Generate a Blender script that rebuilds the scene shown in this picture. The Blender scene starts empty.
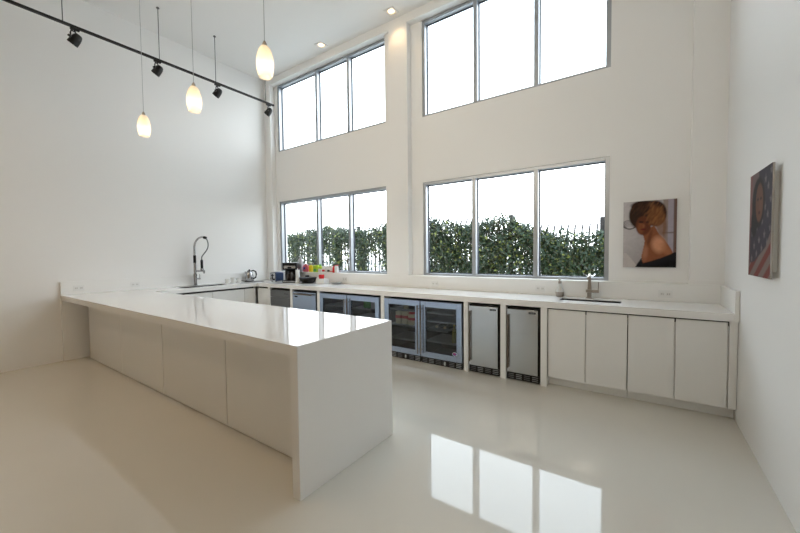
import bpy, bmesh, math, random
import numpy as np
from mathutils import Vector, Matrix

C = bpy.context.scene.collection
SC = bpy.context.scene
PI = math.pi
random.seed(7)
rng = np.random.default_rng(11)

# ------------------------------------------------------------------ camera
cam = bpy.data.cameras.new('camera')
cam_o = bpy.data.objects.new('camera', cam)
C.objects.link(cam_o)
SC.camera = cam_o
cam.sensor_width = 36.0
cam.lens = 350.49 * 36.0 / 800.0
cam.clip_start = 0.05
cam.clip_end = 500
FW = Vector((-0.56771507, 0.82239359, -0.03699156))
RT = Vector((0.82313459, 0.56774564, -0.01069247))
UP = Vector((-0.01220838, 0.03651931, 0.99925837))
M = Matrix((RT, UP, -FW)).transposed().to_4x4()
M.translation = Vector((6.5857, -4.5367, 1.4387))
cam_o.matrix_world = M

# ------------------------------------------------------------------ sky, exposure
vs = SC.view_settings
SC.display_settings.display_device = 'sRGB'
vs.view_transform = 'Standard'
vs.look = 'None'
vs.gamma = 1.0
vs.use_curve_mapping = False
vs.exposure = 0.13
SKY = 5.3
world = bpy.data.worlds.new('sky')
SC.world = world
world.use_nodes = True
nt = world.node_tree
nt.nodes.clear()
wo = nt.nodes.new('ShaderNodeOutputWorld')
bg = nt.nodes.new('ShaderNodeBackground')
tc = nt.nodes.new('ShaderNodeTexCoord')
sx = nt.nodes.new('ShaderNodeSeparateXYZ')
rp = nt.nodes.new('ShaderNodeValToRGB')
rp.color_ramp.elements[0].position = 0.0
rp.color_ramp.elements[0].color = (0.955, 0.975, 1.0, 1)
rp.color_ramp.elements[1].position = 1.0
rp.color_ramp.elements[1].color = (0.66, 0.82, 1.0, 1)
e = rp.color_ramp.elements.new(0.35)
e.color = (0.87, 0.935, 1.0, 1)
nt.links.new(tc.outputs['Generated'], sx.inputs[0])
nt.links.new(sx.outputs['Z'], rp.inputs[0])
nt.links.new(rp.outputs[0], bg.inputs[0])
bg.inputs[1].default_value = SKY
nt.links.new(bg.outputs[0], wo.inputs[0])
SC.cycles.max_bounces = 12
SC.cycles.diffuse_bounces = 8
SC.cycles.transparent_max_bounces = 16
SC.cycles.caustics_reflective = False
SC.cycles.caustics_refractive = False
SC.cycles.sample_clamp_indirect = 6.0
FILL_DOWNLIGHT_W = 40.0
PENDANT_W = 1.1
FILL_WASH_W = 150.0


# ------------------------------------------------------------------ materials
def mat(name, color, rough=0.5, metal=0.0, bump=None, var=None, spec=0.5, coat=0.0, emit=None, trans=0.0, ior=1.45, aniso=None):
    m = bpy.data.materials.new(name)
    m.use_nodes = True
    t = m.node_tree
    b = t.nodes['Principled BSDF']
    b.inputs['Base Color'].default_value = (*color, 1)
    b.inputs['Roughness'].default_value = rough
    b.inputs['Metallic'].default_value = metal
    b.inputs['Specular IOR Level'].default_value = spec
    b.inputs['Coat Weight'].default_value = coat
    b.inputs['IOR'].default_value = ior
    b.inputs['Transmission Weight'].default_value = trans
    if emit:
        b.inputs['Emission Color'].default_value = (*emit[0], 1)
        b.inputs['Emission Strength'].default_value = emit[1]
    co = t.nodes.new('ShaderNodeTexCoord')
    if var:      # (scale, amount): slight mottling of the surface colour
        n = t.nodes.new('ShaderNodeTexNoise')
        n.inputs['Scale'].default_value = var[0]
        n.inputs['Detail'].default_value = 4
        r = t.nodes.new('ShaderNodeMapRange')
        r.inputs['To Min'].default_value = 1 - var[1]
        r.inputs['To Max'].default_value = 1 + var[1]
        x = t.nodes.new('ShaderNodeMix')
        x.data_type = 'RGBA'
        x.blend_type = 'MULTIPLY'
        x.inputs[0].default_value = 1
        x.inputs[6].default_value = (*color, 1)
        t.links.new(co.outputs['Object'], n.inputs['Vector'])
        t.links.new(n.outputs['Fac'], r.inputs[0])
        t.links.new(r.outputs[0], x.inputs[7])
        t.links.new(x.outputs[2], b.inputs['Base Color'])
    if bump:     # (scale, strength, stretch)
        n = t.nodes.new('ShaderNodeTexNoise')
        n.inputs['Scale'].default_value = bump[0]
        n.inputs['Detail'].default_value = 3
        mp = t.nodes.new('ShaderNodeMapping')
        mp.inputs['Scale'].default_value = bump[2] if len(bump) > 2 else (1, 1, 1)
        bp = t.nodes.new('ShaderNodeBump')
        bp.inputs['Strength'].default_value = bump[1]
        bp.inputs['Distance'].default_value = 0.01
        t.links.new(co.outputs['Object'], mp.inputs[0])
        t.links.new(mp.outputs[0], n.inputs['Vector'])
        t.links.new(n.outputs['Fac'], bp.inputs['Height'])
        t.links.new(bp.outputs[0], b.inputs['Normal'])
    return m


def glass_mat(name, tint, refl=1.0):
    m = bpy.data.materials.new(name)
    m.use_nodes = True
    t = m.node_tree
    t.nodes.clear()
    o = t.nodes.new('ShaderNodeOutputMaterial')
    tr = t.nodes.new('ShaderNodeBsdfTransparent')
    tr.inputs[0].default_value = (*tint, 1)
    gl = t.nodes.new('ShaderNodeBsdfGlossy')
    gl.inputs['Roughness'].default_value = 0.01
    lw = t.nodes.new('ShaderNodeLayerWeight')
    lw.inputs[0].default_value = 0.5
    pw = t.nodes.new('ShaderNodeMath')
    pw.operation = 'POWER'
    pw.inputs[1].default_value = 5.0
    mu = t.nodes.new('ShaderNodeMath')
    mu.operation = 'MULTIPLY_ADD'
    mu.inputs[1].default_value = 0.96 * refl
    mu.inputs[2].default_value = 0.04 * refl
    mx = t.nodes.new('ShaderNodeMixShader')
    t.links.new(lw.outputs['Facing'], pw.inputs[0])
    t.links.new(pw.outputs[0], mu.inputs[0])
    t.links.new(mu.outputs[0], mx.inputs[0])
    t.links.new(tr.outputs[0], mx.inputs[1])
    t.links.new(gl.outputs[0], mx.inputs[2])
    t.links.new(mx.outputs[0], o.inputs[0])
    return m


def vcol_mat(name, rough=0.4):
    m = bpy.data.materials.new(name)
    m.use_nodes = True
    t = m.node_tree
    b = t.nodes['Principled BSDF']
    a = t.nodes.new('ShaderNodeVertexColor')
    a.layer_name = 'print'
    t.links.new(a.outputs[0], b.inputs['Base Color'])
    b.inputs['Roughness'].default_value = rough
    b.inputs['Specular IOR Level'].default_value = 0.2
    return m


WALL = mat('white_plaster', (0.865, 0.86, 0.85), 0.55, bump=(60, 0.03), var=(0.6, 0.012))
CEIL = mat('ceiling_plaster', (0.87, 0.867, 0.86), 0.6, bump=(40, 0.03))
FLOOR = mat('polished_white_floor', (0.69, 0.66, 0.595), 0.04, bump=(1.1, 0.05), var=(1.6, 0.02), ior=1.6)
QUARTZ = mat('white_quartz', (0.85, 0.845, 0.835), 0.05, var=(30, 0.008))
QUARTZ_MATT = mat('honed_white_quartz', (0.85, 0.845, 0.83), 0.32, var=(30, 0.008))
LACQ = mat('white_lacquer', (0.83, 0.825, 0.81), 0.13)
ALU = mat('aluminium', (0.40, 0.42, 0.45), 0.42, 0.8)
GASKET = mat('black_gasket', (0.035, 0.04, 0.06), 0.4)
PANE = glass_mat('window_glass', (0.97, 0.985, 0.98))
STEEL = mat('brushed_steel', (0.50, 0.505, 0.51), 0.27, 0.95, bump=(6, 0.05, (1, 1, 40)))
DSTEEL = mat('dark_steel', (0.17, 0.175, 0.18), 0.33, 0.7, bump=(6, 0.04, (1, 1, 40)))
CHROME = mat('chrome', (0.46, 0.46, 0.47), 0.14, 1.0)
NICKEL = mat('brushed_nickel', (0.36, 0.32, 0.28), 0.42, 0.9)
BRONZE = mat('bronze_handle', (0.20, 0.165, 0.13), 0.3, 0.9)
BLACK = mat('black_plastic', (0.010, 0.010, 0.011), 0.4, spec=0.25)
MBLACK = mat('matt_black_metal', (0.014, 0.013, 0.013), 0.42, 0.3)
INNER = mat('dark_fridge_liner', (0.022, 0.024, 0.027), 0.5)
FGLASS = glass_mat('tinted_fridge_glass', (0.66, 0.68, 0.70), 1.0)
BSTEEL = mat('steel_blue_reflection', (0.36, 0.42, 0.53), 0.25, 0.95, bump=(6, 0.05, (1, 1, 40)))  # blue reflection of the surroundings put into the base colour
WPLAST = mat('white_plastic', (0.80, 0.80, 0.79), 0.3)
GREYSLOT = mat('grey_slot', (0.22, 0.22, 0.22), 0.5)
CERAM = mat('white_ceramic', (0.78, 0.77, 0.75), 0.2)
RED = mat('red_plastic', (0.62, 0.015, 0.02), 0.35)
PINK = mat('pink_plastic', (0.75, 0.16, 0.22), 0.35)
YELLOW = mat('yellow_plastic', (0.82, 0.62, 0.02), 0.35)
LIME = mat('lime_plastic', (0.50, 0.68, 0.05), 0.4)
GREEN = mat('green_plastic', (0.12, 0.45, 0.10), 0.4)
CREAM = mat('cream_paper', (0.72, 0.62, 0.40), 0.5)
BLUE = mat('blue_print', (0.05, 0.10, 0.42), 0.4)
GREYP = mat('grey_plastic', (0.30, 0.31, 0.32), 0.4)
BLUEST = mat('blue_grey_enamel', (0.055, 0.085, 0.17), 0.3, 0.1)
DGLASS = mat('dark_green_bottle_glass', (0.02, 0.06, 0.025), 0.08)
OLIVE = mat('olive_bottle_glass', (0.38, 0.36, 0.10), 0.12)
SHADE = mat('opal_pendant_glass', (0.85, 0.80, 0.72), 0.25)
_t = SHADE.node_tree
_tl = _t.nodes.new('ShaderNodeBsdfTranslucent')
_tl.inputs[0].default_value = (0.90, 0.84, 0.74, 1)
_mx = _t.nodes.new('ShaderNodeMixShader')
_mx.inputs[0].default_value = 0.65
_t.links.new(_t.nodes['Principled BSDF'].outputs[0], _mx.inputs[1])
_t.links.new(_tl.outputs[0], _mx.inputs[2])
_t.links.new(_mx.outputs[0], _t.nodes['Material Output'].inputs[0])
BULB = mat('lit_bulb', (1, 0.9, 0.7), 0.4, emit=((1.0, 0.66, 0.36), 2.6))
CORDM = mat('clear_grey_cord', (0.42, 0.42, 0.42), 0.4)
RODM = mat('grey_rod', (0.18, 0.18, 0.18), 0.4, 0.6)
LEAF = mat('hedge_leaf', (0.012, 0.030, 0.010), 0.45, var=(3.0, 0.5))
LEAF2 = mat('young_leaf', (0.14, 0.16, 0.03), 0.5)
FENCEM = mat('dark_fence_metal', (0.020, 0.019, 0.020), 0.5, 0.3)
GROUND = mat('pale_paving', (0.70, 0.68, 0.64), 0.7, var=(2, 0.06))
STEM = mat('brown_stem', (0.07, 0.05, 0.03), 0.8)
SINKM = mat('black_sink_composite', (0.012, 0.012, 0.013), 0.4)
PRINT = vcol_mat('printed_canvas', 0.6)
CEDGE = mat('canvas_edge', (0.45, 0.42, 0.40), 0.6)


# ------------------------------------------------------------------ mesh builder
class MB:
    """collects shapes; link() makes ONE mesh object of them"""
    def __init__(self):
        self.bm = bmesh.new()

    def box(self, x0, x1, y0, y1, z0, z1, bev=0.0, seg=2):
        t = bmesh.new()
        bmesh.ops.create_cube(t, size=1)
        for v in t.verts:
            v.co = Vector(((x0 + x1) / 2 + v.co.x * (x1 - x0), (y0 + y1) / 2 + v.co.y * (y1 - y0), (z0 + z1) / 2 + v.co.z * (z1 - z0)))
        if bev > 0:
            bmesh.ops.bevel(t, geom=list(t.edges), offset=bev, segments=seg, affect='EDGES', profile=0.5)
        return self._add(t)

    def _add(self, t, mx=None):
        if mx is not None:
            bmesh.ops.transform(t, matrix=mx, verts=t.verts)
        me = bpy.data.meshes.new('tmp')
        t.to_mesh(me)
        t.free()
        self.bm.from_mesh(me)
        bpy.data.meshes.remove(me)
        return self

    def lathe(self, prof, c=(0, 0, 0), n=24, axis='z', sx=1.0, sy=1.0, cap=True):
        """prof = [(r, z), ...] bottom to top, capped where r > 0"""
        t = bmesh.new()
        rings = []
        for r, z in prof:
            if r <= 1e-6:
                rings.append([t.verts.new((0, 0, z))])
            else:
                rings.append([t.verts.new((r * sx * math.cos(2 * PI * k / n), r * sy * math.sin(2 * PI * k / n), z)) for k in range(n)])
        for a, b in zip(rings, rings[1:]):
            for k in range(n):
                k2 = (k + 1) % n
                if len(a) == 1 and len(b) == 1:
                    continue
                if len(a) == 1:
                    t.faces.new((a[0], b[k2], b[k]))
                elif len(b) == 1:
                    t.faces.new((a[k], a[k2], b[0]))
                else:
                    t.faces.new((a[k], a[k2], b[k2], b[k]))
        if cap and len(rings[0]) > 1:
            t.faces.new(list(reversed(rings[0])))
        if cap and len(rings[-1]) > 1:
            t.faces.new(rings[-1])
        bmesh.ops.recalc_face_normals(t, faces=t.faces)
        R = Matrix()
        if axis == 'x':
            R = Matrix.Rotation(PI / 2, 4, 'Y')
        elif axis == 'y':
            R = Matrix.Rotation(-PI / 2, 4, 'X')
        elif isinstance(axis, Matrix):
            R = axis
        return self._add(t, Matrix.Translation(c) @ R)

    def cyl(self, p0, p1, r, r1=None, n=12):
        p0, p1 = Vector(p0), Vector(p1)
        d = p1 - p0
        q = d.to_track_quat('Z', 'Y').to_matrix().to_4x4()
        return self.lathe([(r, 0), (r1 if r1 is not None else r, d.length)], p0, n, q)

    def tube(self, pts, r, n=10):
        pts = [Vector(p) for p in pts]
        t = bmesh.new()
        rings = []
        up = Vector((0.13, 0.31, 0.94)).normalized()
        for i, p in enumerate(pts):
            d = (pts[min(i + 1, len(pts) - 1)] - pts[max(i - 1, 0)]).normalized()
            u = d.cross(up)
            if u.length < 1e-3:
                u = d.cross(Vector((1, 0, 0)))
            u.normalize()
            w = u.cross(d).normalized()
            rr = r[i] if isinstance(r, (list, tuple)) else r
            rings.append([t.verts.new(p + (u * math.cos(2 * PI * k / n) + w * math.sin(2 * PI * k / n)) * rr) for k in range(n)])
        for a, b in zip(rings, rings[1:]):
            for k in range(n):
                t.faces.new((a[k], a[(k + 1) % n], b[(k + 1) % n], b[k]))
        t.faces.new(rings[0])
        t.faces.new(rings[-1])
        bmesh.ops.recalc_face_normals(t, faces=t.faces)
        return self._add(t)

    def prism(self, pts, d0, d1, plane='xz', bev=0.0):
        """polygon pts extruded between d0 and d1 along the missing axis"""
        t = bmesh.new()

        def at(p, d):
            if plane == 'xz':
                return (p[0], d, p[1])
            if plane == 'yz':
                return (d, p[0], p[1])
            return (p[0], p[1], d)
        a = [t.verts.new(at(p, d0)) for p in pts]
        b = [t.verts.new(at(p, d1)) for p in pts]
        t.faces.new(a)
        t.faces.new(list(reversed(b)))
        for k in range(len(pts)):
            k2 = (k + 1) % len(pts)
            t.faces.new((a[k], b[k], b[k2], a[k2]))
        bmesh.ops.recalc_face_normals(t, faces=t.faces)
        if bev:
            bmesh.ops.bevel(t, geom=list(t.edges), offset=bev, segments=2, affect='EDGES')
        return self._add(t)

    def link(self, name, m, parent=None, smooth=True):
        me = bpy.data.meshes.new(name)
        if smooth:
            self.bm.normal_update()
            for f in self.bm.faces:     # flat sides stay flat, rounded edges and turned shapes are smooth
                f.smooth = max(abs(c) for c in f.normal) < 0.99999
            for ed in self.bm.edges:
                if len(ed.link_faces) == 2 and ed.calc_face_angle(0) > math.radians(32):
                    ed.smooth = False
        self.bm.to_mesh(me)
        self.bm.free()
        me.materials.append(m)
        o = bpy.data.objects.new(name, me)
        C.objects.link(o)
        if parent is not None:
            o.parent = parent
            o.matrix_parent_inverse = Matrix.Translation(-world_loc(parent))
        return o


def world_loc(o):
    # every parent is an unrotated Empty or an identity mesh, so its place is the sum of the locations up the chain
    v = Vector(o.location)
    if o.parent is not None:
        v = v + o.matrix_parent_inverse.translation + world_loc(o.parent)
    return v


def tag(o, label, cat, group=None):
    o['label'] = label
    o['category'] = cat
    if group:
        o['group'] = group
    return o


def thing(name, label, cat, loc=(0, 0, 0), group=None):
    o = bpy.data.objects.new(name, None)
    o.empty_display_size = 0.05
    o.location = loc
    C.objects.link(o)
    return tag(o, label, cat, group)


def struct(o):
    o['kind'] = 'structure'
    return o


def copy_tree(o, parent=None):
    c = o.copy()
    C.objects.link(c)
    if parent is not None:
        c.parent = parent
        c.matrix_parent_inverse = o.matrix_parent_inverse.copy()
    for ch in list(o.children):
        copy_tree(ch, c)
    return c


def b1(name, m, parent, *a, **k):
    return MB().box(*a, **k).link(name, m, parent)


# ------------------------------------------------------------------ room shell
XR, YB, ZC = 7.25, -8.0, 5.08
WY = 0.14            # face of the recessed wall bays
WT = 0.32            # outer face
L_X0, L_X1 = 0.29, 3.17
R_X0, R_X1 = 3.80, 6.272
LO0 = 1.10
L_LO1, R_LO1 = 2.555, 2.525
L_UP0, R_UP0 = 3.585, 3.515
UP1 = 4.95

struct(b1('floor', FLOOR, None, -0.2, XR + 0.2, YB - 0.2, WT, -0.1, 0.0))
struct(b1('ceiling', CEIL, None, -0.2, XR + 0.2, YB - 0.2, WT, ZC, ZC + 0.12))
struct(b1('wall_left', WALL, None, -0.2, 0.0, YB, WT, 0.0, ZC))
struct(b1('wall_right', WALL, None, XR, XR + 0.2, YB, WT, 0.0, ZC))
struct(b1('wall_front', mat('tan_plaster', (0.42, 0.33, 0.23), 0.6, var=(0.8, 0.03)), None, 0.0, XR, YB - 0.2, YB, 0.0, ZC))
w = MB()
w.box(0, XR, WY, WT, 0, LO0)                      # below the windows
w.box(0, L_X0, WY, WT, LO0, ZC)
w.box(L_X1, R_X0, WY, WT, LO0, ZC)
w.box(R_X1, XR, WY, WT, LO0, ZC)
w.box(L_X0, L_X1, WY, WT, L_LO1, L_UP0)
w.box(R_X0, R_X1, WY, WT, R_LO1, R_UP0)
w.box(L_X0, L_X1, WY, WT, UP1, ZC)
w.box(R_X0, R_X1, WY, WT, UP1, ZC)
struct(w.link('wall_back', WALL, smooth=False))
struct(b1('trim_1', WALL, None, 0.0, 0.20, 0.03, WY, 1.10, UP1))                       # corner pilaster
p = MB()
p.box(3.25, 3.60, 0.03, WY, 1.10, UP1)
p.box(3.135, 3.25, 0.085, WY, 1.10, UP1)
struct(p.link('trim_2', WALL, smooth=False))                                          # pilaster between the windows
struct(b1('trim_3', WALL, None, 6.985, XR, 0.05, WY, 1.10, UP1))                       # pilaster in the right corner
struct(b1('trim_4', WALL, None, 0.0, XR, 0.03, WY, UP1, ZC))                           # beam under the ceiling
struct(b1('trim_5', QUARTZ_MATT, None, 0.0, XR, 0.03, WY - 0.0, 0.5, 1.10, bev=0.002))      # sill ledge
pb = MB()
pb.box(3.25, 3.60, 0.018, 0.03, 1.10, 1.135)
pb.box(3.60, 3.79, WY - 0.012, WY, 1.10, 1.135)
pb.box(6.29, 6.985, WY - 0.012, WY, 1.10, 1.135)
pb.box(6.975, XR, 0.036, 0.05, 1.10, 1.14)
struct(pb.link('baseboard_back', WALL, smooth=False))


def window(n, x0, x1, z0, z1, mull):
    y0, y1 = WY + 0.012, WY + 0.115
    f = MB()
    t = 0.045
    f.box(x0, x0 + t, y0, y1, z0, z1, bev=0.002)
    f.box(x1 - t, x1, y0, y1, z0, z1, bev=0.002)
    f.box(x0 + t, x1 - t, y0, y1, z0, z0 + 0.03, bev=0.002)
    f.box(x0 + t, x1 - t, y0, y1, z1 - t, z1, bev=0.002)
    fr = struct(f.link('window_%d' % n, ALU))
    for m in mull:
        b1('mullion', ALU, fr, m - 0.028, m + 0.028, y0 - 0.002, y1, z0 + 0.03, z1 - t, bev=0.002)
    xs = [x0 + t] + [v for m in mull for v in (m - 0.028, m + 0.028)] + [x1 - t]
    for a, b in zip(xs[::2], xs[1::2]):
        g = MB()
        q = 0.010
        ya, yb = y1 - 0.034, y1 - 0.012
        g.box(a, a + q, ya, yb, z0 + 0.03, z1 - t)
        g.box(b - q, b, ya, yb, z0 + 0.03, z1 - t)
        g.box(a + q, b - q, ya, yb, z0 + 0.03, z0 + 0.03 + q)
        g.box(a + q, b - q, ya, yb, z1 - t - q, z1 - t)
        g.link('gasket', GASKET, fr)
        b1('pane', PANE, fr, a + q, b - q, y1 - 0.026, y1 - 0.020, z0 + 0.03 + q, z1 - t - q)


window(1, L_X0, L_X1, LO0, L_LO1, (1.425, 2.262))
window(2, R_X0, R_X1, LO0, R_LO1, (4.625, 5.462))
window(3, L_X0, L_X1, L_UP0, UP1, (1.455, 2.272))
window(4, R_X0, R_X1, R_UP0, UP1, (4.650, 5.462))

# ------------------------------------------------------------------ outside
struct(b1('ground', GROUND, None, -45, 45, WT + 0.02, 60, -0.4, -0.1))
FY = 4.4
fence = thing('picket_fence', 'dark metal picket fence with outward curved tips behind the climbing hedge', 'fence', (1.2, FY, -0.1))


def fence_top(x):
    return float(np.interp(x, [-8, -4.6, -2.2, -0.6, 2.1, 3.0, 4.2, 4.75, 7], [2.42, 2.45, 2.48, 2.44, 2.45, 2.42, 2.20, 2.11, 2.05]))


for k in range(98):
    x, t_ = -7.6 + 0.15 * k, fence_top(-7.6 + 0.15 * k)
    pm_ = MB().tube([(x, FY, -0.1), (x, FY, t_ - 0.34), (x, FY + 0.03, t_ - 0.22), (x, FY + 0.10, t_ - 0.11), (x, FY + 0.21, t_ - 0.01)], [0.022] * 4 + [0.015], 6)
    pm_.link('picket', FENCEM, fence)
for z in (2.22, 0.42):
    MB().tube([(x, FY - 0.02, fence_top(x) - z if z < 1 else 0.2) for x in np.linspace(-7.6, 6.95, 40)], 0.02, 6).link('rail', FENCEM, fence)
for x in (-6.2, -3.75, -1.25, 1.35, 3.86, 5.86):
    b1('post', FENCEM, fence, x - 0.045, x + 0.045, FY - 0.045, FY + 0.045, -0.1, fence_top(x) + (0.12 if x > 3 else -0.1))


def hedge_top(x):
    base = np.interp(x, [-8, -4.95, -4.17, -3.17, -2.45, -1.60, -1.06, -0.55, -0.11, 0.7, 1.52, 1.85, 2.32, 2.76, 3.15, 3.45, 3.96, 4.13, 4.44, 5.0, 5.9, 7.2],
                     [2.2, 2.18, 2.20, 2.35, 2.40, 2.29, 2.25, 2.24, 2.30, 2.40, 2.44, 2.42, 2.28, 2.20, 2.23, 2.36, 2.38, 2.18, 2.02, 1.93, 1.85, 1.85])
    return base + 0.03 * np.sin(x * 9.1) + 0.03 * np.sin(x * 17.3 + 1)


hedge = thing('climbing_hedge', 'dense dark green leafy hedge climbing the fence outside the lower windows', 'hedge', (1.2, FY - 0.12, -0.1))
N = 260000
xs = rng.uniform(-7.5, 6.9, N)
tops = hedge_top(xs)
f = rng.uniform(0, 1, N)
zs = -0.05 + f * (tops + 0.05)
clump = np.sin(xs * 4.3 + 1.7 * np.sin(zs * 3.7)) + np.sin(zs * 5.7 + 2.1 * np.sin(xs * 2.7)) + 0.8 * np.sin(xs * 11.7 + zs * 8.1)
LEFT = xs < 1.0
dens = np.where(LEFT, np.interp(zs, [1.0, 1.4, 1.85, 2.1], [0.05, 0.13, 0.60, 1.0]), np.interp(zs, [0.9, 1.3, 1.7], [0.8, 1.0, 1.0]))
dens = dens * np.clip(0.66 + 0.34 * np.tanh(clump * 1.4), 0, 1)
dens = dens + np.where(LEFT, np.clip(np.sin(xs * 2 * PI / 1.1 + 0.6) - 0.45, 0, 1) * 1.2 * (zs < 2.2), 0)
edge = np.clip((tops - zs) / 0.22, 0.25, 1)
keep = rng.uniform(0, 1, N) < dens * edge
xs, zs = xs[keep], zs[keep]
n = len(xs)
ys = FY - 0.115 - np.abs(rng.normal(0, 0.16, n))
ys = np.clip(ys, FY - 0.55, FY - 0.115)
sz = rng.uniform(0.026, 0.054, n)
ax = rng.normal(0, 1, (n, 3)) + np.array([0, -0.5, -0.6])
ax /= np.linalg.norm(ax, axis=1)[:, None]
nr = rng.normal(0, 1, (n, 3)) + np.array([0, -0.8, 0.8])
sd = np.cross(ax, nr)
sd /= np.linalg.norm(sd, axis=1)[:, None]
nn = np.cross(sd, ax)
P = np.stack([xs, ys, zs], 1)
s = sz[:, None]
V = np.stack([P - ax * s, P + sd * s * 0.55 + nn * s * 0.12, P + ax * s * 1.15, P - sd * s * 0.55 + nn * s * 0.12], 1).reshape(-1, 3)


def leaves(name, V, m, parent):
    me = bpy.data.meshes.new(name)
    k = len(V) // 4
    me.from_pydata(V.tolist(), [], [(4 * i, 4 * i + 1, 4 * i + 2, 4 * i + 3) for i in range(k)])
    me.materials.append(m)
    o = bpy.data.objects.new(name, me)
    C.objects.link(o)
    o.parent = parent
    o.matrix_parent_inverse = Matrix.Translation(-world_loc(parent))
    return o


young = np.repeat(rng.uniform(0, 1, n) < 0.09, 4)
leaves('foliage', V[~young], LEAF, hedge)
o = leaves('young_foliage', V[young], LEAF2, hedge)
o['label'] = 'yellow green young leaves'
st = MB()
for k in range(60):
    x = -7.4 + 14.2 * (k + rng.uniform(-0.3, 0.3)) / 60
    top = float(hedge_top(x)) - 0.15
    st.tube([(x + 0.05 * math.sin(7 * t + k), FY - 0.16 + 0.03 * math.cos(5 * t + k), -0.1 + t * (top + 0.1)) for t in np.linspace(0, 1, 9)], 0.016, 5)
st.link('stems', STEM, hedge)

# ------------------------------------------------------------------ worktops
CT, CB = 0.914, 0.848
CF = -0.63
wt = thing('kitchen_worktop', 'long white quartz worktop along the left and window walls with raised splashback', 'worktop', (0.3, -0.3, CB))


def slab_with_hole(x0, x1, y0, y1, hx0, hx1, hy0, hy1):
    """flat slab with a rectangular hole, one closed mesh"""
    m = MB()
    b = m.bm
    X, Y = [x0, hx0, hx1, x1], [y0, hy0, hy1, y1]
    g = {}
    for k, z in enumerate((CB, CT)):
        for i in range(4):
            for j in range(4):
                g[i, j, k] = b.verts.new((X[i], Y[j], z))
    for i in range(3):
        for j in range(3):
            if (i, j) == (1, 1):
                continue
            b.faces.new([g[i, j, 1], g[i + 1, j, 1], g[i + 1, j + 1, 1], g[i, j + 1, 1]])
            b.faces.new([g[i, j, 0], g[i, j + 1, 0], g[i + 1, j + 1, 0], g[i + 1, j, 0]])
    for i in range(3):
        b.faces.new([g[i, 0, 0], g[i + 1, 0, 0], g[i + 1, 0, 1], g[i, 0, 1]])
        b.faces.new([g[i, 3, 0], g[i, 3, 1], g[i + 1, 3, 1], g[i + 1, 3, 0]])
        b.faces.new([g[0, i, 0], g[0, i, 1], g[0, i + 1, 1], g[0, i + 1, 0]])
        b.faces.new([g[3, i, 0], g[3, i + 1, 0], g[3, i + 1, 1], g[3, i, 1]])
    b.faces.new([g[1, 1, 0], g[1, 1, 1], g[2, 1, 1], g[2, 1, 0]])
    b.faces.new([g[1, 2, 0], g[2, 2, 0], g[2, 2, 1], g[1, 2, 1]])
    b.faces.new([g[1, 1, 0], g[1, 2, 0], g[1, 2, 1], g[1, 1, 1]])
    b.faces.new([g[2, 1, 0], g[2, 1, 1], g[2, 2, 1], g[2, 2, 0]])
    bmesh.ops.recalc_face_normals(b, faces=b.faces)
    return m


RS = (5.84, 6.42, -0.40, -0.215)      # right sink opening
LS = (0.17, 0.47, -1.86, -1.10)      # left sink opening
slab_with_hole(0.032, 7.218, CF, 0.0, *RS).link('top_slab', QUARTZ, wt, smooth=False)
slab_with_hole(0.032, 0.585, -2.314, CF - 0.0005, *LS).link('top_slab', QUARTZ, wt, smooth=False)
b1('splashback', QUARTZ_MATT, wt, 0.032, 7.218, 0.001, 0.029, CT, 1.10, bev=0.002)
b1('splashback', QUARTZ_MATT, wt, 0.002, 0.031, -3.238, 0.029, CT, 1.095, bev=0.002)
b1('splashback', QUARTZ_MATT, wt, 7.219, 7.248, CF, 0.029, CB, 1.10, bev=0.002)

island = thing('island_worktop', 'thick glossy white island worktop with a waterfall end panel down to the floor', 'worktop', (2.5, -2.78, 0))
IY0, IY1, IX = -3.238, -2.316, 4.967
pts = [(0.002, CB), (4.90, CB), (4.90, 0.001), (IX, 0.001), (IX, CT), (0.033, CT), (0.033, CT - 0.0005), (0.002, CT - 0.0005)]
MB().prism([(0.002, CB), (4.90, CB), (4.90, 0.001), (IX, 0.001), (IX, CT - 0.0005), (0.002, CT - 0.0005)], IY0, IY1, 'xz', bev=0.002).link('waterfall_slab', QUARTZ, island)
b1('wall_leg', QUARTZ, island, 0.002, 0.032, IY0, IY1, 0.001, CB - 0.001, bev=0.002)

icab = thing('island_cabinet', 'row of flush white lacquered panels under the island overhang', 'cabinet', (2.5, -2.7, 0))
b1('carcass', LACQ, icab, 0.16, 4.895, -2.962, -2.36, 0.03, CB - 0.002)
b1('plinth', MBLACK, icab, 0.18, 4.88, -2.955, -2.38, 0.001, 0.03)
for a, b in ((0.15, 1.373), (1.377, 2.515), (2.527, 3.728), (3.738, 4.893)):
    b1('panel', LACQ, icab, a, b, -2.985, -2.963, 0.006, CB - 0.003, bev=0.0015)


# ------------------------------------------------------------------ dividers between the appliances
for x0, x1, lab in ((0.92, 0.985, 'white upright panel left of the dark dishwasher'),
                    (1.555, 1.615, 'white upright panel between the dark dishwasher and the steel drawer fridge'),
                    (2.235, 2.295, 'white upright panel between the drawer fridge and the glass-door fridges'),
                    (3.545, 3.605, 'white upright panel behind the island corner between the two glass fridge pairs'),
                    (4.815, 4.872, 'white upright panel between the wine fridge and the ice makers'),
                    (5.266, 5.330, 'white upright panel standing between the two narrow steel ice makers'),
                    (5.703, 5.766, 'white upright panel between the right ice maker and the white cupboards')):
    tag(b1('divider_panel', LACQ, None, x0, x1, CF + 0.006, -0.02, 0.0, CB - 0.001, bev=0.001), lab, 'panel', 'white divider panels under the worktop')


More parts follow.
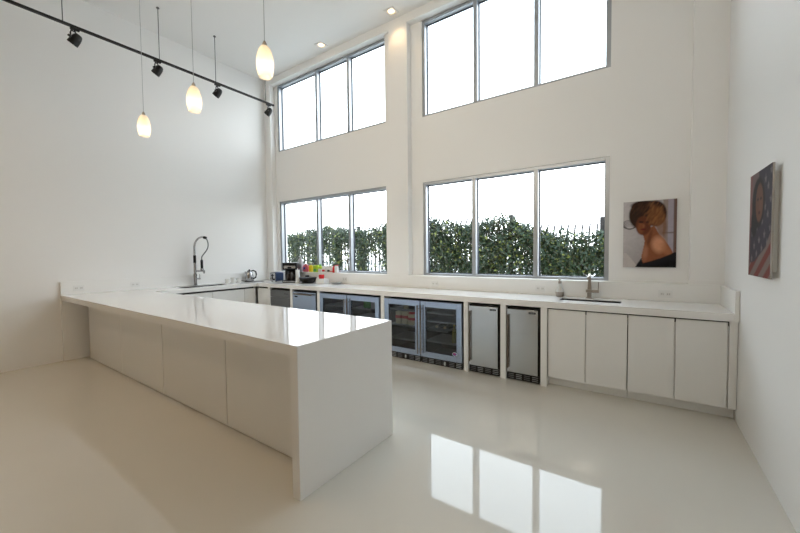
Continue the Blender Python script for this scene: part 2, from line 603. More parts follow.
# ------------------------------------------------------------------ white cupboards
def cupboard(label, x0, x1, doors, filler=None):
    t = thing('base_cabinet', label, 'cabinet', ((x0 + x1) / 2, -0.3, 0), 'white cupboards under the window worktop')
    b1('carcass', LACQ, t, x0 + 0.002, x1 - 0.002, -0.575, -0.02, 0.10, 0.70)
    b1('top_rail', LACQ, t, x0 + 0.002, x1 - 0.002, -0.575, -0.45, 0.70, 0.80)
    b1('gap_strip', MBLACK, t, x0 + 0.002, x1 - 0.002, -0.57, -0.45, 0.80, CB - 0.002)
    b1('plinth', LACQ, t, x0, x1, -0.50, -0.05, 0.001, 0.10)
    for a, b in doors:
        b1('door', LACQ, t, a, b, -0.598, -0.577, 0.108, 0.832, bev=0.0015)
    if filler:
        b1('filler_panel', LACQ, t, filler[0], filler[1], -0.598, -0.577, 0.108, CB - 0.003, bev=0.001)
    return t


cupboard('pair of white cupboard doors under the right sink beside the ice maker', 5.768, 6.482, ((5.776, 6.125), (6.135, 6.478)))
cupboard('pair of white cupboard doors at the right end against the right wall', 6.484, 7.246, ((6.488, 6.832), (6.842, 7.184)), (7.194, 7.246))

lc = thing('base_cabinet', 'white cupboards under the left sink worktop, dark gap above the doors', 'cabinet', (0.3, -1.4, 0), 'white cupboards along the left wall')
b1('carcass', LACQ, lc, 0.02, 0.535, -2.30, -0.66, 0.10, 0.66)
bs = MB()
bs.box(0.02, 0.535, -2.30, -1.90, 0.66, 0.80)
bs.box(0.02, 0.535, -1.06, -0.66, 0.66, 0.80)
bs.box(0.48, 0.535, -1.90, -1.06, 0.66, 0.80)
bs.link('top_rail', LACQ, lc)
gs = MB()
gs.box(0.50, 0.53, -2.30, -0.66, 0.80, CB - 0.002)
gs.link('gap_strip', MBLACK, lc)
b1('plinth', STEEL, lc, 0.02, 0.50, -2.30, -0.66, 0.001, 0.10)
for a, b in ((-2.30, -1.456), (-1.450, -0.866), (-0.860, -0.64)):
    b1('door', LACQ, lc, 0.537, 0.557, a, b, 0.095, 0.815, bev=0.0015)
cc = thing('base_cabinet', 'small white corner cupboard left of the dark dishwasher', 'cabinet', (0.7, -0.3, 0), 'white cupboards along the left wall')
b1('carcass', LACQ, cc, 0.56, 0.915, -0.575, -0.02, 0.10, 0.80)
b1('gap_strip', MBLACK, cc, 0.56, 0.915, -0.56, -0.05, 0.80, CB - 0.002)
b1('plinth', STEEL, cc, 0.56, 0.915, -0.50, -0.05, 0.001, 0.10)
b1('door', LACQ, cc, 0.565, 0.912, -0.598, -0.577, 0.095, 0.815, bev=0.0015)


# ------------------------------------------------------------------ appliances
def grille(t, x0, x1, y, z0, z1):
    g = b1('toe_grille', MBLACK, t, x0, x1, y, y + 0.02, z0, z1)
    k = max(4, int((x1 - x0) / 0.085))
    wd = (x1 - x0) / k
    for i in range(k):
        s = MB()
        if i == k // 2 and k > 5:
            s.box(x0 + (i + 0.36) * wd, x0 + (i + 0.64) * wd, y - 0.003, y, z0 + 0.012, z1 - 0.016, bev=0.001)
            s.link('lock_plate', STEEL, g)
            continue
        for q in range(3):
            zz = z0 + 0.014 + q * (z1 - z0 - 0.026) / 2.4
            s.box(x0 + (i + 0.14) * wd, x0 + (i + 0.86) * wd, y - 0.004, y, zz, zz + 0.008)
        s.link('louvre', GREYP if i % 2 else DSTEEL, g)


def shell(t, x0, x1, y0, y1, z0, z1, th=0.02):
    s = MB()
    s.box(x0, x0 + th, y0, y1, z0, z1)
    s.box(x1 - th, x1, y0, y1, z0, z1)
    s.box(x0 + th, x1 - th, y0, y1, z0, z0 + th)
    s.box(x0 + th, x1 - th, y0, y1, z1 - th, z1)
    s.box(x0 + th, x1 - th, y1 - th, y1, z0 + th, z1 - th)
    s.link('body', INNER, t, smooth=False)


def bar_handle(t, x, y, z0, z1, m, vertical=True, length=None):
    h = MB()
    if vertical:
        h.cyl((x, y, z0), (x, y, z1), 0.0095, n=14)
        for z in (z0 + 0.05, z1 - 0.05):
            h.cyl((x, y, z), (x, y + 0.028, z), 0.006, n=10)
    else:
        h.cyl((x, y, z0), (x + length, y, z0), 0.0115, n=14)
        for xx in (x + 0.04, x + length - 0.04):
            h.cyl((xx, y, z0), (xx, y + 0.036, z0), 0.007, n=10)
    return h.link('handle', m, t)


def glass_fridge(label, x0, x1, side, top=0.812, shelves=(0.30, 0.47, 0.62)):
    t = thing('glass_door_fridge', label, 'fridge', ((x0 + x1) / 2, -0.3, 0), 'glass-door fridges under the worktop')
    shell(t, x0 + 0.008, x1 - 0.008, -0.585, -0.06, 0.06, top)
    b1('base', MBLACK, t, x0 + 0.01, x1 - 0.01, -0.55, -0.08, 0.001, 0.06)
    for z in shelves:
        s = MB()
        xe = x1 - 0.03 if z > 0 else x0 + 0.36
        z = abs(z)
        s.box(x0 + 0.03, xe, -0.55, -0.10, z, z + 0.006)
        s.box(x0 + 0.03, xe, -0.557, -0.55, z - 0.008, z + 0.012)
        s.link('shelf', GREYP, t)
    zb = 0.085
    d = MB()
    bw, tw = 0.072, 0.074
    d.box(x0 + 0.004, x0 + 0.004 + bw, -0.628, -0.59, zb, top + 0.004, bev=0.0015)
    d.box(x1 - 0.004 - bw, x1 - 0.004, -0.628, -0.59, zb, top + 0.004, bev=0.0015)
    d.box(x0 + 0.004 + bw, x1 - 0.004 - bw, -0.628, -0.59, top + 0.004 - tw, top + 0.004, bev=0.0015)
    d.box(x0 + 0.004 + bw, x1 - 0.004 - bw, -0.628, -0.59, zb, zb + tw, bev=0.0015)
    door = d.link('door', BSTEEL, t)
    b1('door_glass', FGLASS, door, x0 + 0.004 + bw, x1 - 0.004 - bw, -0.617, -0.610, zb + tw, top + 0.004 - tw)
    hx = x1 - 0.022 if side == 'r' else x0 + 0.022
    bar_handle(door, hx, -0.664, 0.125, top - 0.05, BRONZE)
    grille(t, x0 + 0.006, x1 - 0.006, -0.606, 0.002, 0.078)
    return t


glass_fridge('glass-door fridge beside the steel drawer fridge, mostly behind the island', 2.297, 2.893, 'r')
glass_fridge('glass-door fridge left of the white panel, tins on its shelf, behind the island corner', 2.897, 3.520, 'l')
glass_fridge('glass-door fridge just right of the island with red and cream packets inside', 3.609, 4.198, 'r', shelves=(0.25, 0.44, 0.66))
wf = glass_fridge('glass-door wine fridge with a red and blue round sticker on its frame', 4.202, 4.795, 'l', shelves=(0.28, -0.43, 0.545, 0.655))
stk = MB().lathe([(0.026, 0), (0.026, 0.001)], (4.695, -0.6285, 0.185), 24, 'y', sx=1.25, sy=0.9)
stk = stk.link('sticker', WPLAST, wf)
MB().lathe([(0.022, 0), (0.022, 0.0008)], (4.695, -0.6295, 0.185), 24, 'y', sx=1.25, sy=0.85).link('sticker_print', BLUE, stk)
sp_ = MB()
sp_.box(4.676, 4.708, -0.6306, -0.6297, 0.188, 0.196)
sp_.box(4.680, 4.716, -0.6306, -0.6297, 0.176, 0.182)
sp_.link('sticker_stripe', RED, stk)


def ice_maker(label, x0, x1, hx):
    t = thing('ice_maker', label, 'ice maker', ((x0 + x1) / 2, -0.3, 0), 'narrow stainless ice makers')
    b1('body', MBLACK, t, x0 + 0.004, x1 - 0.004, -0.592, -0.06, 0.02, 0.822)
    b1('base', MBLACK, t, x0 + 0.02, x1 - 0.02, -0.55, -0.1, 0.001, 0.02)
    d = MB().box(x0 + 0.006, x1 - 0.026, -0.626, -0.594, 0.095, 0.806, bev=0.003).link('door', STEEL, t)
    bar_handle(d, x0 + 0.024, -0.652, 0.145, 0.745, BRONZE)
    bd = b1('badge', BLACK, d, x1 - 0.120, x1 - 0.048, -0.6285, -0.626, 0.766, 0.786, bev=0.0005)
    l = MB()
    for k in range(3):
        l.box(x1 - 0.112 + k * 0.020, x1 - 0.099 + k * 0.020, -0.6292, -0.6285, 0.773, 0.779)
    l.link('badge_print', GREYP, bd)
    grille(t, x0 + 0.006, x1 - 0.012, -0.606, 0.010, 0.086)
    return t


ice_maker('narrow stainless ice maker beside the wine fridge, left of the pair', 4.876, 5.262, 0)
ice_maker('narrow stainless ice maker beside the white cupboards, right of the pair', 5.334, 5.700, 0)

dw = thing('dishwasher', 'dark grey steel dishwasher under the coffee maker', 'dishwasher', (1.27, -0.3, 0))
b1('body', MBLACK, dw, 0.99, 1.55, -0.59, -0.06, 0.02, 0.82)
b1('base', MBLACK, dw, 1.01, 1.53, -0.55, -0.1, 0.001, 0.02)
b1('door', DSTEEL, dw, 0.993, 1.547, -0.622, -0.592, 0.10, 0.675, bev=0.003)
cp = b1('control_panel', DSTEEL, dw, 0.993, 1.547, -0.622, -0.592, 0.680, 0.806, bev=0.003)
k = MB()
for i in range(4):
    k.lathe([(0.007, 0), (0.007, 0.004)], (1.40 + 0.03 * i, -0.626, 0.748), 10, 'y')
k.link('button', BLACK, cp)

bf = thing('drawer_fridge', 'steel drawer fridge with a horizontal bar handle and small dark badge', 'fridge', (1.92, -0.3, 0))
b1('body', MBLACK, bf, 1.62, 2.23, -0.592, -0.06, 0.02, 0.822)
b1('base', MBLACK, bf, 1.64, 2.20, -0.55, -0.1, 0.001, 0.02)
d = b1('drawer_front', BSTEEL, bf, 1.622, 2.200, -0.626, -0.594, 0.095, 0.806, bev=0.003)
bar_handle(d, 1.70, -0.660, 0.770, 0, BRONZE, False, 0.44)
b1('badge', BLACK, d, 1.680, 1.750, -0.6285, -0.626, 0.712, 0.732)
grille(bf, 1.622, 2.200, -0.606, 0.010, 0.086)


# ------------------------------------------------------------------ things in the fridges
def packet(x, y, z, w_, d_, h_, label):
    t = thing('drink_packet', label, 'packet', (x, y, z), 'red and cream packets in the fridge')
    MB().box(x - w_ / 2, x + w_ / 2, y - d_ / 2, y + d_ / 2, z, z + h_, bev=0.008).link('carton', CREAM, t)
    MB().box(x - w_ / 2 - 0.001, x + w_ / 2 + 0.001, y - d_ / 2 - 0.001, y + d_ / 2 + 0.001, z + h_ * 0.45, z + h_ * 0.68, bev=0.001).link('red_band', RED, t)
    return t


packet(3.78, -0.50, 0.4561, 0.085, 0.07, 0.175, 'cream packet with red band, leftmost of three in the glass fridge')
packet(3.885, -0.49, 0.4561, 0.085, 0.07, 0.175, 'cream packet with red band, middle of three in the glass fridge')
pk = packet(3.995, -0.50, 0.4561, 0.095, 0.07, 0.150, 'cream packet under a red and white tub top in the glass fridge')
pk2 = thing('drink_tub', 'red tub with white lid on the right packet in the glass fridge', 'tub', (3.995, -0.50, 0.607))
MB().lathe([(0.046, 0), (0.048, 0.036)], (3.995, -0.50, 0.6065), 20).link('tub_body', RED, pk2)
MB().lathe([(0.049, 0), (0.049, 0.010)], (3.995, -0.50, 0.6430), 20).link('tub_lid', WPLAST, pk2)


def bottle(name, label, cat, x, y, z, r, h, m, capm, group=None, neck=0.3, nr=0.38):
    t = thing(name, label, cat, (x, y, z), group)
    hb = h * (1 - neck)
    MB().lathe([(r * 0.92, 0), (r, 0.004), (r, hb * 0.88), (r * 0.8, hb * 0.97), (r * nr, hb * 1.08), (r * nr, h * 0.93)], (x, y, z), 18).link('bottle_body', m, t)
    MB().lathe([(r * nr * 1.15, 0), (r * nr * 1.15, h * 0.09)], (x, y, z + h * 0.91), 14).link('cap', capm, t)
    return t


bottle('sauce_bottle', 'olive yellow bottle standing in the wine fridge', 'bottle', 4.62, -0.48, 0.4361 - 0.15 + 0.0001, 0.030, 0.25 - 0.01, OLIVE, YELLOW)
bottle('jar_bottle', 'red capped jar on the top shelf of the packet fridge', 'jar', 3.885, -0.48, 0.6661, 0.038, 0.105, CREAM, RED, neck=0.2, nr=0.8)
for i in range(2):
    t = thing('wine_bottle', ('wine bottle lying on the wine fridge shelf, left one', 'wine bottle lying on the wine fridge shelf, right one')[i], 'bottle', (4.38 + i * 0.12, -0.3, 0.436), 'wine bottles lying in the fridge')
    MB().lathe([(0.036, 0), (0.038, 0.005), (0.038, 0.19), (0.016, 0.24), (0.014, 0.29)], (4.38 + i * 0.12, -0.20, 0.436 + 0.0385), 16, Matrix.Rotation(PI / 2, 4, 'X')).link('bottle_body', DGLASS, t)
    MB().lathe([(0.0155, 0), (0.0155, 0.03)], (4.38 + i * 0.12, -0.491, 0.436 + 0.0385), 12, Matrix.Rotation(PI / 2, 4, 'X')).link('foil_cap', CREAM, t)
for i, (dx, mm) in enumerate(((3.16, GREEN), (3.23, GREEN), (3.31, WPLAST), (3.38, WPLAST))):
    lab = ('green tin in the fridge behind the island, left one', 'green tin in the fridge behind the island, right one',
           'white tin in the fridge behind the island, left one', 'white tin in the fridge behind the island, right one')[i]
    t = thing('drink_can', lab, 'can', (dx, -0.5, 0.6261), 'tins in the fridge behind the island')
    MB().lathe([(0.024, 0), (0.030, 0.008), (0.030, 0.094), (0.025, 0.104)], (dx, -0.50, 0.6261), 18).link('can_body', mm, t)
    MB().lathe([(0.026, 0), (0.026, 0.003)], (dx, -0.50, 0.7305), 18).link('can_top', STEEL, t)


# ------------------------------------------------------------------ sinks and taps
def basin(label, o, depth, loc):
    x0, x1, y0, y1 = o
    t = thing('sink_basin', label, 'sink', loc, 'undermounted sinks')
    m = MB()
    a = 0.008
    z1, z0 = CB - 0.001, CB - depth
    e_ = 0.0008
    z1 = CT - 0.005
    m.box(x0 + e_, x0 + a, y0 + e_, y1 - e_, z0, z1)
    m.box(x1 - a, x1 - e_, y0 + e_, y1 - e_, z0, z1)
    m.box(x0 + a, x1 - a, y0 + e_, y0 + a, z0, z1)
    m.box(x0 + a, x1 - a, y1 - a, y1 - e_, z0, z1)
    m.box(x0 + a, x1 - a, y0 + a, y1 - a, z0, z0 + a)
    m.link('bowl', SINKM, t, smooth=False)
    MB().lathe([(0.035, 0), (0.04, 0.004), (0.0, 0.004)], ((x0 + x1) / 2, (y0 + y1) / 2, z0 + a), 20).link('drain', CHROME, t)
    return t


basin('black undermounted sink in the right worktop below the window', RS, 0.10, (6.13, -0.31, 0.75))
basin('black undermounted sink in the left wall worktop under the tall tap', LS, 0.16, (0.32, -1.48, 0.75))

# tall spring tap on the left
fx, fy = 0.095, -1.505
fa = thing('spring_tap', 'tall chrome gooseneck tap with hanging spray head at the left sink', 'tap', (fx, fy, CT))
MB().lathe([(0.034, 0), (0.034, 0.012), (0.027, 0.016), (0.027, 0.16), (0.030, 0.163), (0.030, 0.20), (0.022, 0.205), (0.022, 0.40)], (fx, fy, CT + 0.0005), 20).link('body', CHROME, fa)
MB().cyl((fx, fy, CT + 0.12), (fx + 0.085, fy + 0.04, CT + 0.12), 0.014).cyl((fx + 0.080, fy + 0.037, CT + 0.12), (fx + 0.082, fy + 0.039, CT + 0.20), 0.006).link('lever', CHROME, fa)
MB().cyl((fx, fy, CT + 0.255), (fx + 0.165, fy + 0.08, CT + 0.255), 0.016).lathe([(0.014, 0), (0.017, 0.035)], (fx + 0.158, fy + 0.076, CT + 0.212), 14).link('pot_spout', CHROME, fa)
dirv = Vector((0.90, 0.43, 0)).normalized()
pts = [Vector((fx, fy, CT + 0.38)), Vector((fx, fy, CT + 0.52)), Vector((fx, fy, CT + 0.64))]
R_ = 0.165
for a in np.linspace(PI, 0.42 * PI, 14):
    pts.append(Vector((fx, fy, CT + 0.665)) + dirv * (R_ + R_ * math.cos(a)) + Vector((0, 0, R_ * 1.12 * math.sin(a))))
MB().tube(pts, 0.0165, 12).link('gooseneck', CHROME, fa)
sl = MB()
sl.lathe([(0.023, 0), (0.023, 0.13)], (fx, fy, CT + 0.40), 16)
sl.link('grip_sleeve', BLACK, fa)
e0 = pts[-1]
hd = thing
MB().cyl(e0 - dirv * 0.012, e0 + dirv * 0.03 + Vector((0, 0, -0.012)), 0.024).link('neck_collar', BLACK, fa)
A = Vector((fx, fy, CT))
hose = [e0 + dirv * 0.03 + Vector((0, 0, -0.012)), A + dirv * 0.262 + Vector((0, 0, .775)), A + dirv * 0.272 + Vector((0, 0, .72)), A + dirv * 0.262 + Vector((0, 0, .66)), A + dirv * 0.225 + Vector((0, 0, .60)),
        A + dirv * 0.170 + Vector((0, 0, .54)), A + dirv * 0.142 + Vector((0, 0, .50)), A + dirv * 0.138 + Vector((0, 0, .455))]
dense = []
for i in range(len(hose) - 1):      # Catmull-Rom
    p0, p1, p2, p3 = hose[max(i - 1, 0)], hose[i], hose[i + 1], hose[min(i + 2, len(hose) - 1)]
    for q in np.linspace(0, 1, 6, endpoint=False):
        dense.append(0.5 * ((2 * p1) + (-p0 + p2) * q + (2 * p0 - 5 * p1 + 4 * p2 - p3) * q * q + (-p0 + 3 * p1 - 3 * p2 + p3) * q ** 3))
dense.append(hose[-1])
MB().tube(dense, 0.0095, 8).link('hose', DSTEEL, fa)
sh = MB().lathe([(0.014, 0.0), (0.021, -0.02), (0.021, -0.13), (0.018, -0.15)][::-1], A + dirv * 0.138 + Vector((0, 0, .455)), 16).link('spray_handle', BLACK, fa)
MB().lathe([(0.028, 0), (0.026, 0.03), (0.018, 0.034)], A + dirv * 0.138 + Vector((0, 0, .272)), 16).link('spray_nozzle', CHROME, sh)

# square tap on the right
tx, ty = 6.105, -0.10
rt = thing('square_tap', 'brushed nickel tap with square cross block and pin lever at the right sink', 'tap', (tx, ty, CT))
MB().box(tx - 0.029, tx + 0.029, ty - 0.029, ty + 0.029, CT + 0.0005, CT + 0.012, bev=0.002).box(tx - 0.021, tx + 0.021, ty - 0.021, ty + 0.021, CT + 0.012, CT + 0.065, bev=0.002).link('base', NICKEL, rt)
MB().box(tx - 0.034, tx + 0.095, ty - 0.020, ty + 0.020, CT + 0.066, CT + 0.098, bev=0.003).link('cross_block', NICKEL, rt)
MB().prism([(tx - 0.018, CT + 0.0985), (tx + 0.022, CT + 0.0985), (tx + 0.010, CT + 0.262), (tx - 0.010, CT + 0.262)], ty - 0.014, ty + 0.014, 'xz', bev=0.002).link('spout_column', NICKEL, rt)
MB().prism([(ty + 0.014, CT + 0.252), (ty + 0.014, CT + 0.276), (ty - 0.145, CT + 0.238), (ty - 0.145, CT + 0.222)], tx - 0.011, tx + 0.011, 'yz', bev=0.002).link('spout', NICKEL, rt)
MB().cyl((tx + 0.087, ty, CT + 0.098), (tx + 0.089, ty, CT + 0.185), 0.0045).link('lever', NICKEL, rt)

sd_ = thing('soap_dispenser', 'flared glass soap dispenser with dark base left of the right sink', 'dispenser', (5.80, -0.11, CT))
bx = (5.80, -0.11)
MB().lathe([(0.030, 0), (0.042, 0.006), (0.046, 0.05), (0.045, 0.058)], (*bx, CT + 0.0005), 22).link('base', NICKEL, sd_)
MB().lathe([(0.0445, 0), (0.036, 0.03), (0.022, 0.07), (0.017, 0.095)], (*bx, CT + 0.059), 22).link('flask', mat('frosted_flask', (0.62, 0.62, 0.60), 0.2), sd_)
pm = MB().lathe([(0.019, 0), (0.019, 0.028)], (*bx, CT + 0.1545), 16).link('pump_collar', NICKEL, sd_)
MB().cyl((*bx, CT + 0.182), (*bx, CT + 0.198), 0.006).box(bx[0] - 0.011, bx[0] + 0.011, bx[1] - 0.045, bx[1] + 0.012, CT + 0.196, CT + 0.206, bev=0.002).link('pump_nozzle', NICKEL, pm)

# ------------------------------------------------------------------ worktop clutter
kx, ky = 0.15, -0.50
ke = thing('kettle', 'round chrome electric kettle with black handle in the left corner', 'kettle', (kx, ky, CT))
MB().lathe([(0.088, 0), (0.090, 0.008), (0.080, 0.020)], (kx, ky, CT + 0.0005), 26).link('power_base', BLACK, ke)
MB().lathe([(0.078, 0.021), (0.082, 0.03), (0.078, 0.09), (0.062, 0.17), (0.052, 0.195), (0.050, 0.20)], (kx, ky, CT), 28).link('jug', CHROME, ke)
MB().lathe([(0.051, 0.2005), (0.046, 0.213), (0.018, 0.222), (0.012, 0.24), (0, 0.242)], (kx, ky, CT), 22).link('lid', BLACK, ke)
kd = Vector((0.80, 0.6, 0)).normalized()
K = Vector((kx, ky, CT))
MB().tube([K + kd * 0.045 + Vector((0, 0, .212)), K + kd * 0.085 + Vector((0, 0, .218)), K + kd * 0.125 + Vector((0, 0, .195)), K + kd * 0.135 + Vector((0, 0, .14)), K + kd * 0.125 + Vector((0, 0, .085)), K + kd * 0.081 + Vector((0, 0, .055))], 0.0135, 10).link('handle', BLACK, ke)
MB().tube([K - kd * 0.060 + Vector((0, 0, .165)), K - kd * 0.088 + Vector((0, 0, .195))], [0.020, 0.012], 10).link('spout', CHROME, ke)
MB().tube([K + Vector((0.02, -0.086, .010)), K + Vector((0.0, -0.16, .03)), K + Vector((-0.03, -0.23, .05)), K + Vector((-0.07, -0.29, .085)), K + Vector((-0.10, -0.31, .09))], 0.006, 8).link('cord', BLACK, ke)
tag(MB().tube([(kx + 0.09, ky + 0.02, CT + 0.006), (kx + 0.17, ky + 0.06, CT + 0.006), (kx + 0.24, ky + 0.10, CT + 0.006), (kx + 0.26, ky + 0.14, CT + 0.006)], 0.0055, 8).link('power_cord', BLACK), 'short black cord lying on the worktop right of the kettle', 'cord')


def cup(x, y, label, r=0.042, h=0.085):
    t = thing('mug', label, 'mug', (x, y, CT), 'white mugs left of the kettle')
    MB().lathe([(r * 0.82, 0), (r * 0.95, 0.006), (r, h), (r - 0.004, h), (r - 0.006, 0.012), (0, 0.010)], (x, y, CT + 0.0005), 22).link('mug_body', CERAM, t)
    q = Vector((x, y, CT))
    hv = Vector((0.55, -0.83, 0))
    MB().tube([q + hv * (r - 0.003) + Vector((0, 0, h * .82)), q + hv * (r + 0.026) + Vector((0, 0, h * .74)), q + hv * (r + 0.028) + Vector((0, 0, h * .38)), q + hv * (r - 0.004) + Vector((0, 0, h * .24))], 0.0055, 8).link('handle', CERAM, t)


cup(0.17, -0.965, 'small white mug, leftmost of three in front of the kettle', 0.042, 0.078)
cup(0.185, -0.86, 'white mug, middle and tallest of three in front of the kettle', 0.045, 0.10)
cup(0.19, -0.745, 'small white mug, nearest the kettle of the three', 0.042, 0.085)

to = thing('toaster', 'chrome two-slot toaster with blue side left of the coffee maker', 'toaster', (0.66, -0.20, CT))
MB().box(0.575, 0.745, -0.325, -0.13, CT + 0.012, CT + 0.185, bev=0.022, seg=3).link('housing', BLUEST, to)
pf = MB().box(0.578, 0.742, -0.334, -0.3255, CT + 0.016, CT + 0.180, bev=0.003).link('front_plate', CHROME, to)
MB().box(0.652, 0.668, -0.337, -0.334, CT + 0.05, CT + 0.155).link('lever_slot', BLACK, pf)
MB().box(0.640, 0.680, -0.352, -0.337, CT + 0.118, CT + 0.134, bev=0.003).link('lever', BLACK, pf)
MB().lathe([(0.016, 0), (0.014, 0.012)], (0.70, -0.347, CT + 0.05), 14, 'y').link('dial', BLACK, pf)
MB().box(0.61, 0.645, -0.29, -0.16, CT + 0.1845, CT + 0.1865).box(0.675, 0.71, -0.29, -0.16, CT + 0.1845, CT + 0.1865).link('bread_slots', BLACK, to)
ff = MB()
for a, b in ((0.60, -0.30), (0.72, -0.30), (0.60, -0.15), (0.72, -0.15)):
    ff.lathe([(0.012, 0), (0.012, 0.014)], (a, b, CT + 0.0005), 10)
ff.link('feet', BLACK, to)

cm = thing('coffee_maker', 'black drip coffee maker with steel front band below the left window', 'coffee maker', (1.06, -0.2, CT))
cx0, cx1 = 0.935, 1.205
MB().box(cx0, cx1, -0.37, -0.06, CT + 0.0005, CT + 0.045, bev=0.008).link('base', BLACK, cm)
MB().box(cx0 + 0.01, cx1 - 0.01, -0.373, -0.3705, CT + 0.012, CT + 0.032).link('base_trim', STEEL, cm)
MB().box(cx0 + 0.004, cx1 - 0.004, -0.185, -0.062, CT + 0.0455, CT + 0.24, bev=0.004).link('column', BLACK, cm)
hdp = MB().box(cx0, cx1, -0.36, -0.06, CT + 0.2405, CT + 0.375, bev=0.014, seg=3).link('head', BLACK, cm)
b1('front_band', STEEL, hdp, cx0 + 0.03, cx1 - 0.03, -0.366, -0.3605, CT + 0.268, CT + 0.318, bev=0.002)
b1('display', BLACK, hdp, 1.035, 1.105, -0.368, -0.366, CT + 0.270, CT + 0.300)
cf = MB().lathe([(0.055, 0), (0.066, 0.02), (0.068, 0.07), (0.052, 0.125), (0.046, 0.14)], (1.06, -0.278, CT + 0.046), 24).link('carafe', mat('carafe_glass', (0.03, 0.022, 0.018), 0.05), cm)
MB().lathe([(0.047, 0), (0.047, 0.014)], (1.06, -0.278, CT + 0.1865), 20).link('carafe_lid', BLACK, cf)
MB().tube([(1.06, -0.328, CT + .18), (1.06, -0.378, CT + .175), (1.06, -0.385, CT + .12), (1.06, -0.345, CT + .08)], 0.009, 8).link('carafe_handle', BLACK, cf)

cm.rotation_euler = (0, 0, math.radians(38))
pr_ = thing('paper_roll', 'tall white kitchen roll standing right of the coffee maker', 'kitchen roll', (1.33, -0.27, CT))
MB().lathe([(0.038, 0), (0.038, 0.235)], (1.33, -0.27, CT + 0.0085), 26).link('roll', WPLAST, pr_)
MB().lathe([(0.046, 0), (0.046, 0.008)], (1.33, -0.27, CT + 0.0003), 22).lathe([(0.008, 0.0), (0.008, 0.02), (0.0, 0.024)], (1.33, -0.27, CT + 0.244), 12).link('holder', WPLAST, pr_)

bw = thing('bowl', 'shallow black bowl with flared rim on the worktop under the pink bottle', 'bowl', (1.53, -0.20, CT))
MB().lathe([(0.105, 0), (0.112, 0.006), (0.135, 0.055), (0.150, 0.098), (0.156, 0.098), (0.139, 0.050), (0.106, 0.012), (0, 0.010)], (1.53, -0.20, CT + 0.0005), 30).link('bowl_body', BLACK, bw)
MB().lathe([(0.157, 0), (0.160, 0.004), (0.157, 0.008), (0.150, 0.006)], (1.53, -0.20, CT + 0.096), 30).link('rim', BLACK, bw)
tn = thing('small_tin', 'small black lidded tin at the splashback beside the kitchen roll', 'tin', (1.385, -0.03, CT))
MB().lathe([(0.036, 0), (0.036, 0.095)], (1.34, -0.055, CT + 0.0005), 20).link('tin_body', WPLAST, tn)
MB().lathe([(0.038, 0), (0.038, 0.030), (0.034, 0.034)], (1.34, -0.055, CT + 0.096), 20).link('tin_lid', BLACK, tn)

wb = thing('storage_tub', 'white square tub on the worktop carrying a round red cap', 'tub', (1.86, -0.15, CT))
MB().box(1.755, 1.965, -0.21, -0.09, CT + 0.0005, CT + 0.075, bev=0.008).link('tub_body', WPLAST, wb)
MB().box(1.750, 1.970, -0.215, -0.085, CT + 0.0755, CT + 0.088, bev=0.004).link('tub_lid', WPLAST, wb)
rc = thing('red_jar', 'small red capped jar standing on the white square tub', 'jar', (1.835, -0.15, CT + 0.0885))
MB().lathe([(0.044, 0), (0.046, 0.012), (0.046, 0.030)], (1.835, -0.15, CT + 0.0885), 22).link('jar_body', RED, rc)
MB().lathe([(0.050, 0), (0.050, 0.036), (0.046, 0.041)], (1.835, -0.15, CT + 0.119), 22).link('jar_lid', RED, rc)
dsh = thing('dish', 'small flat grey dish on the worktop right of the white tub', 'dish', (2.17, -0.10, CT))
MB().lathe([(0.055, 0), (0.062, 0.004), (0.098, 0.024), (0.100, 0.027), (0.096, 0.027), (0.060, 0.010), (0, 0.009)], (2.17, -0.11, CT + 0.0005), 26).link('dish_body', GREYP, dsh)
MB().lathe([(0.101, 0), (0.1035, 0.003), (0.101, 0.006), (0.097, 0.004)], (2.17, -0.11, CT + 0.025), 26).link('rim', STEEL, dsh)

# things on the sill ledge
SZ = 1.1003
tb = thing('dispenser_bottle', 'tall pale grey bottle with dark foot, leftmost on the sill', 'bottle', (0.985, 0.085, SZ))
MB().lathe([(0.050, 0), (0.050, 0.05)], (0.985, 0.085, SZ), 20).link('foot', GREYP, tb)
MB().lathe([(0.050, 0), (0.050, 0.17), (0.040, 0.20), (0.022, 0.215)], (0.985, 0.085, SZ + 0.0505), 22).link('bottle_body', mat('pale_grey_plastic', (0.42, 0.42, 0.44), 0.35), tb)
MB().lathe([(0.024, 0), (0.024, 0.03)], (0.985, 0.085, SZ + 0.266), 14).box(0.975, 0.995, 0.035, 0.095, SZ + 0.297, SZ + 0.310, bev=0.003).link('pump', GREYP, tb)

pk3 = thing('detergent_bottle', 'wide pink detergent bottle with blue label on the sill', 'bottle', (1.145, 0.082, SZ))
MB().lathe([(0.070, 0), (0.085, 0.01), (0.088, 0.09), (0.070, 0.13), (0.040, 0.145)], (1.145, 0.082, SZ), 26, sy=0.45).link('bottle_body', PINK, pk3)
MB().prism([(1.115, SZ + 0.045), (1.160, SZ + 0.050), (1.185, SZ + 0.085), (1.135, SZ + 0.095)], 0.040, 0.0425, 'xz').link('label_print', BLUE, pk3)
MB().lathe([(0.034, 0), (0.034, 0.018)], (1.145, 0.082, SZ + 0.1455), 18, sy=0.8).link('cap', WPLAST, pk3)

yb_ = thing('soap_bottle', 'yellow soap bottle with pale cap next to the pink bottle on the sill', 'bottle', (1.295, 0.082, SZ))
MB().lathe([(0.044, 0), (0.047, 0.008), (0.047, 0.11), (0.038, 0.125), (0.024, 0.132)], (1.295, 0.082, SZ), 22, sy=0.75).link('bottle_body', YELLOW, yb_)
MB().lathe([(0.024, 0), (0.022, 0.034)], (1.295, 0.082, SZ + 0.1325), 16).link('cap', GREYP, yb_)

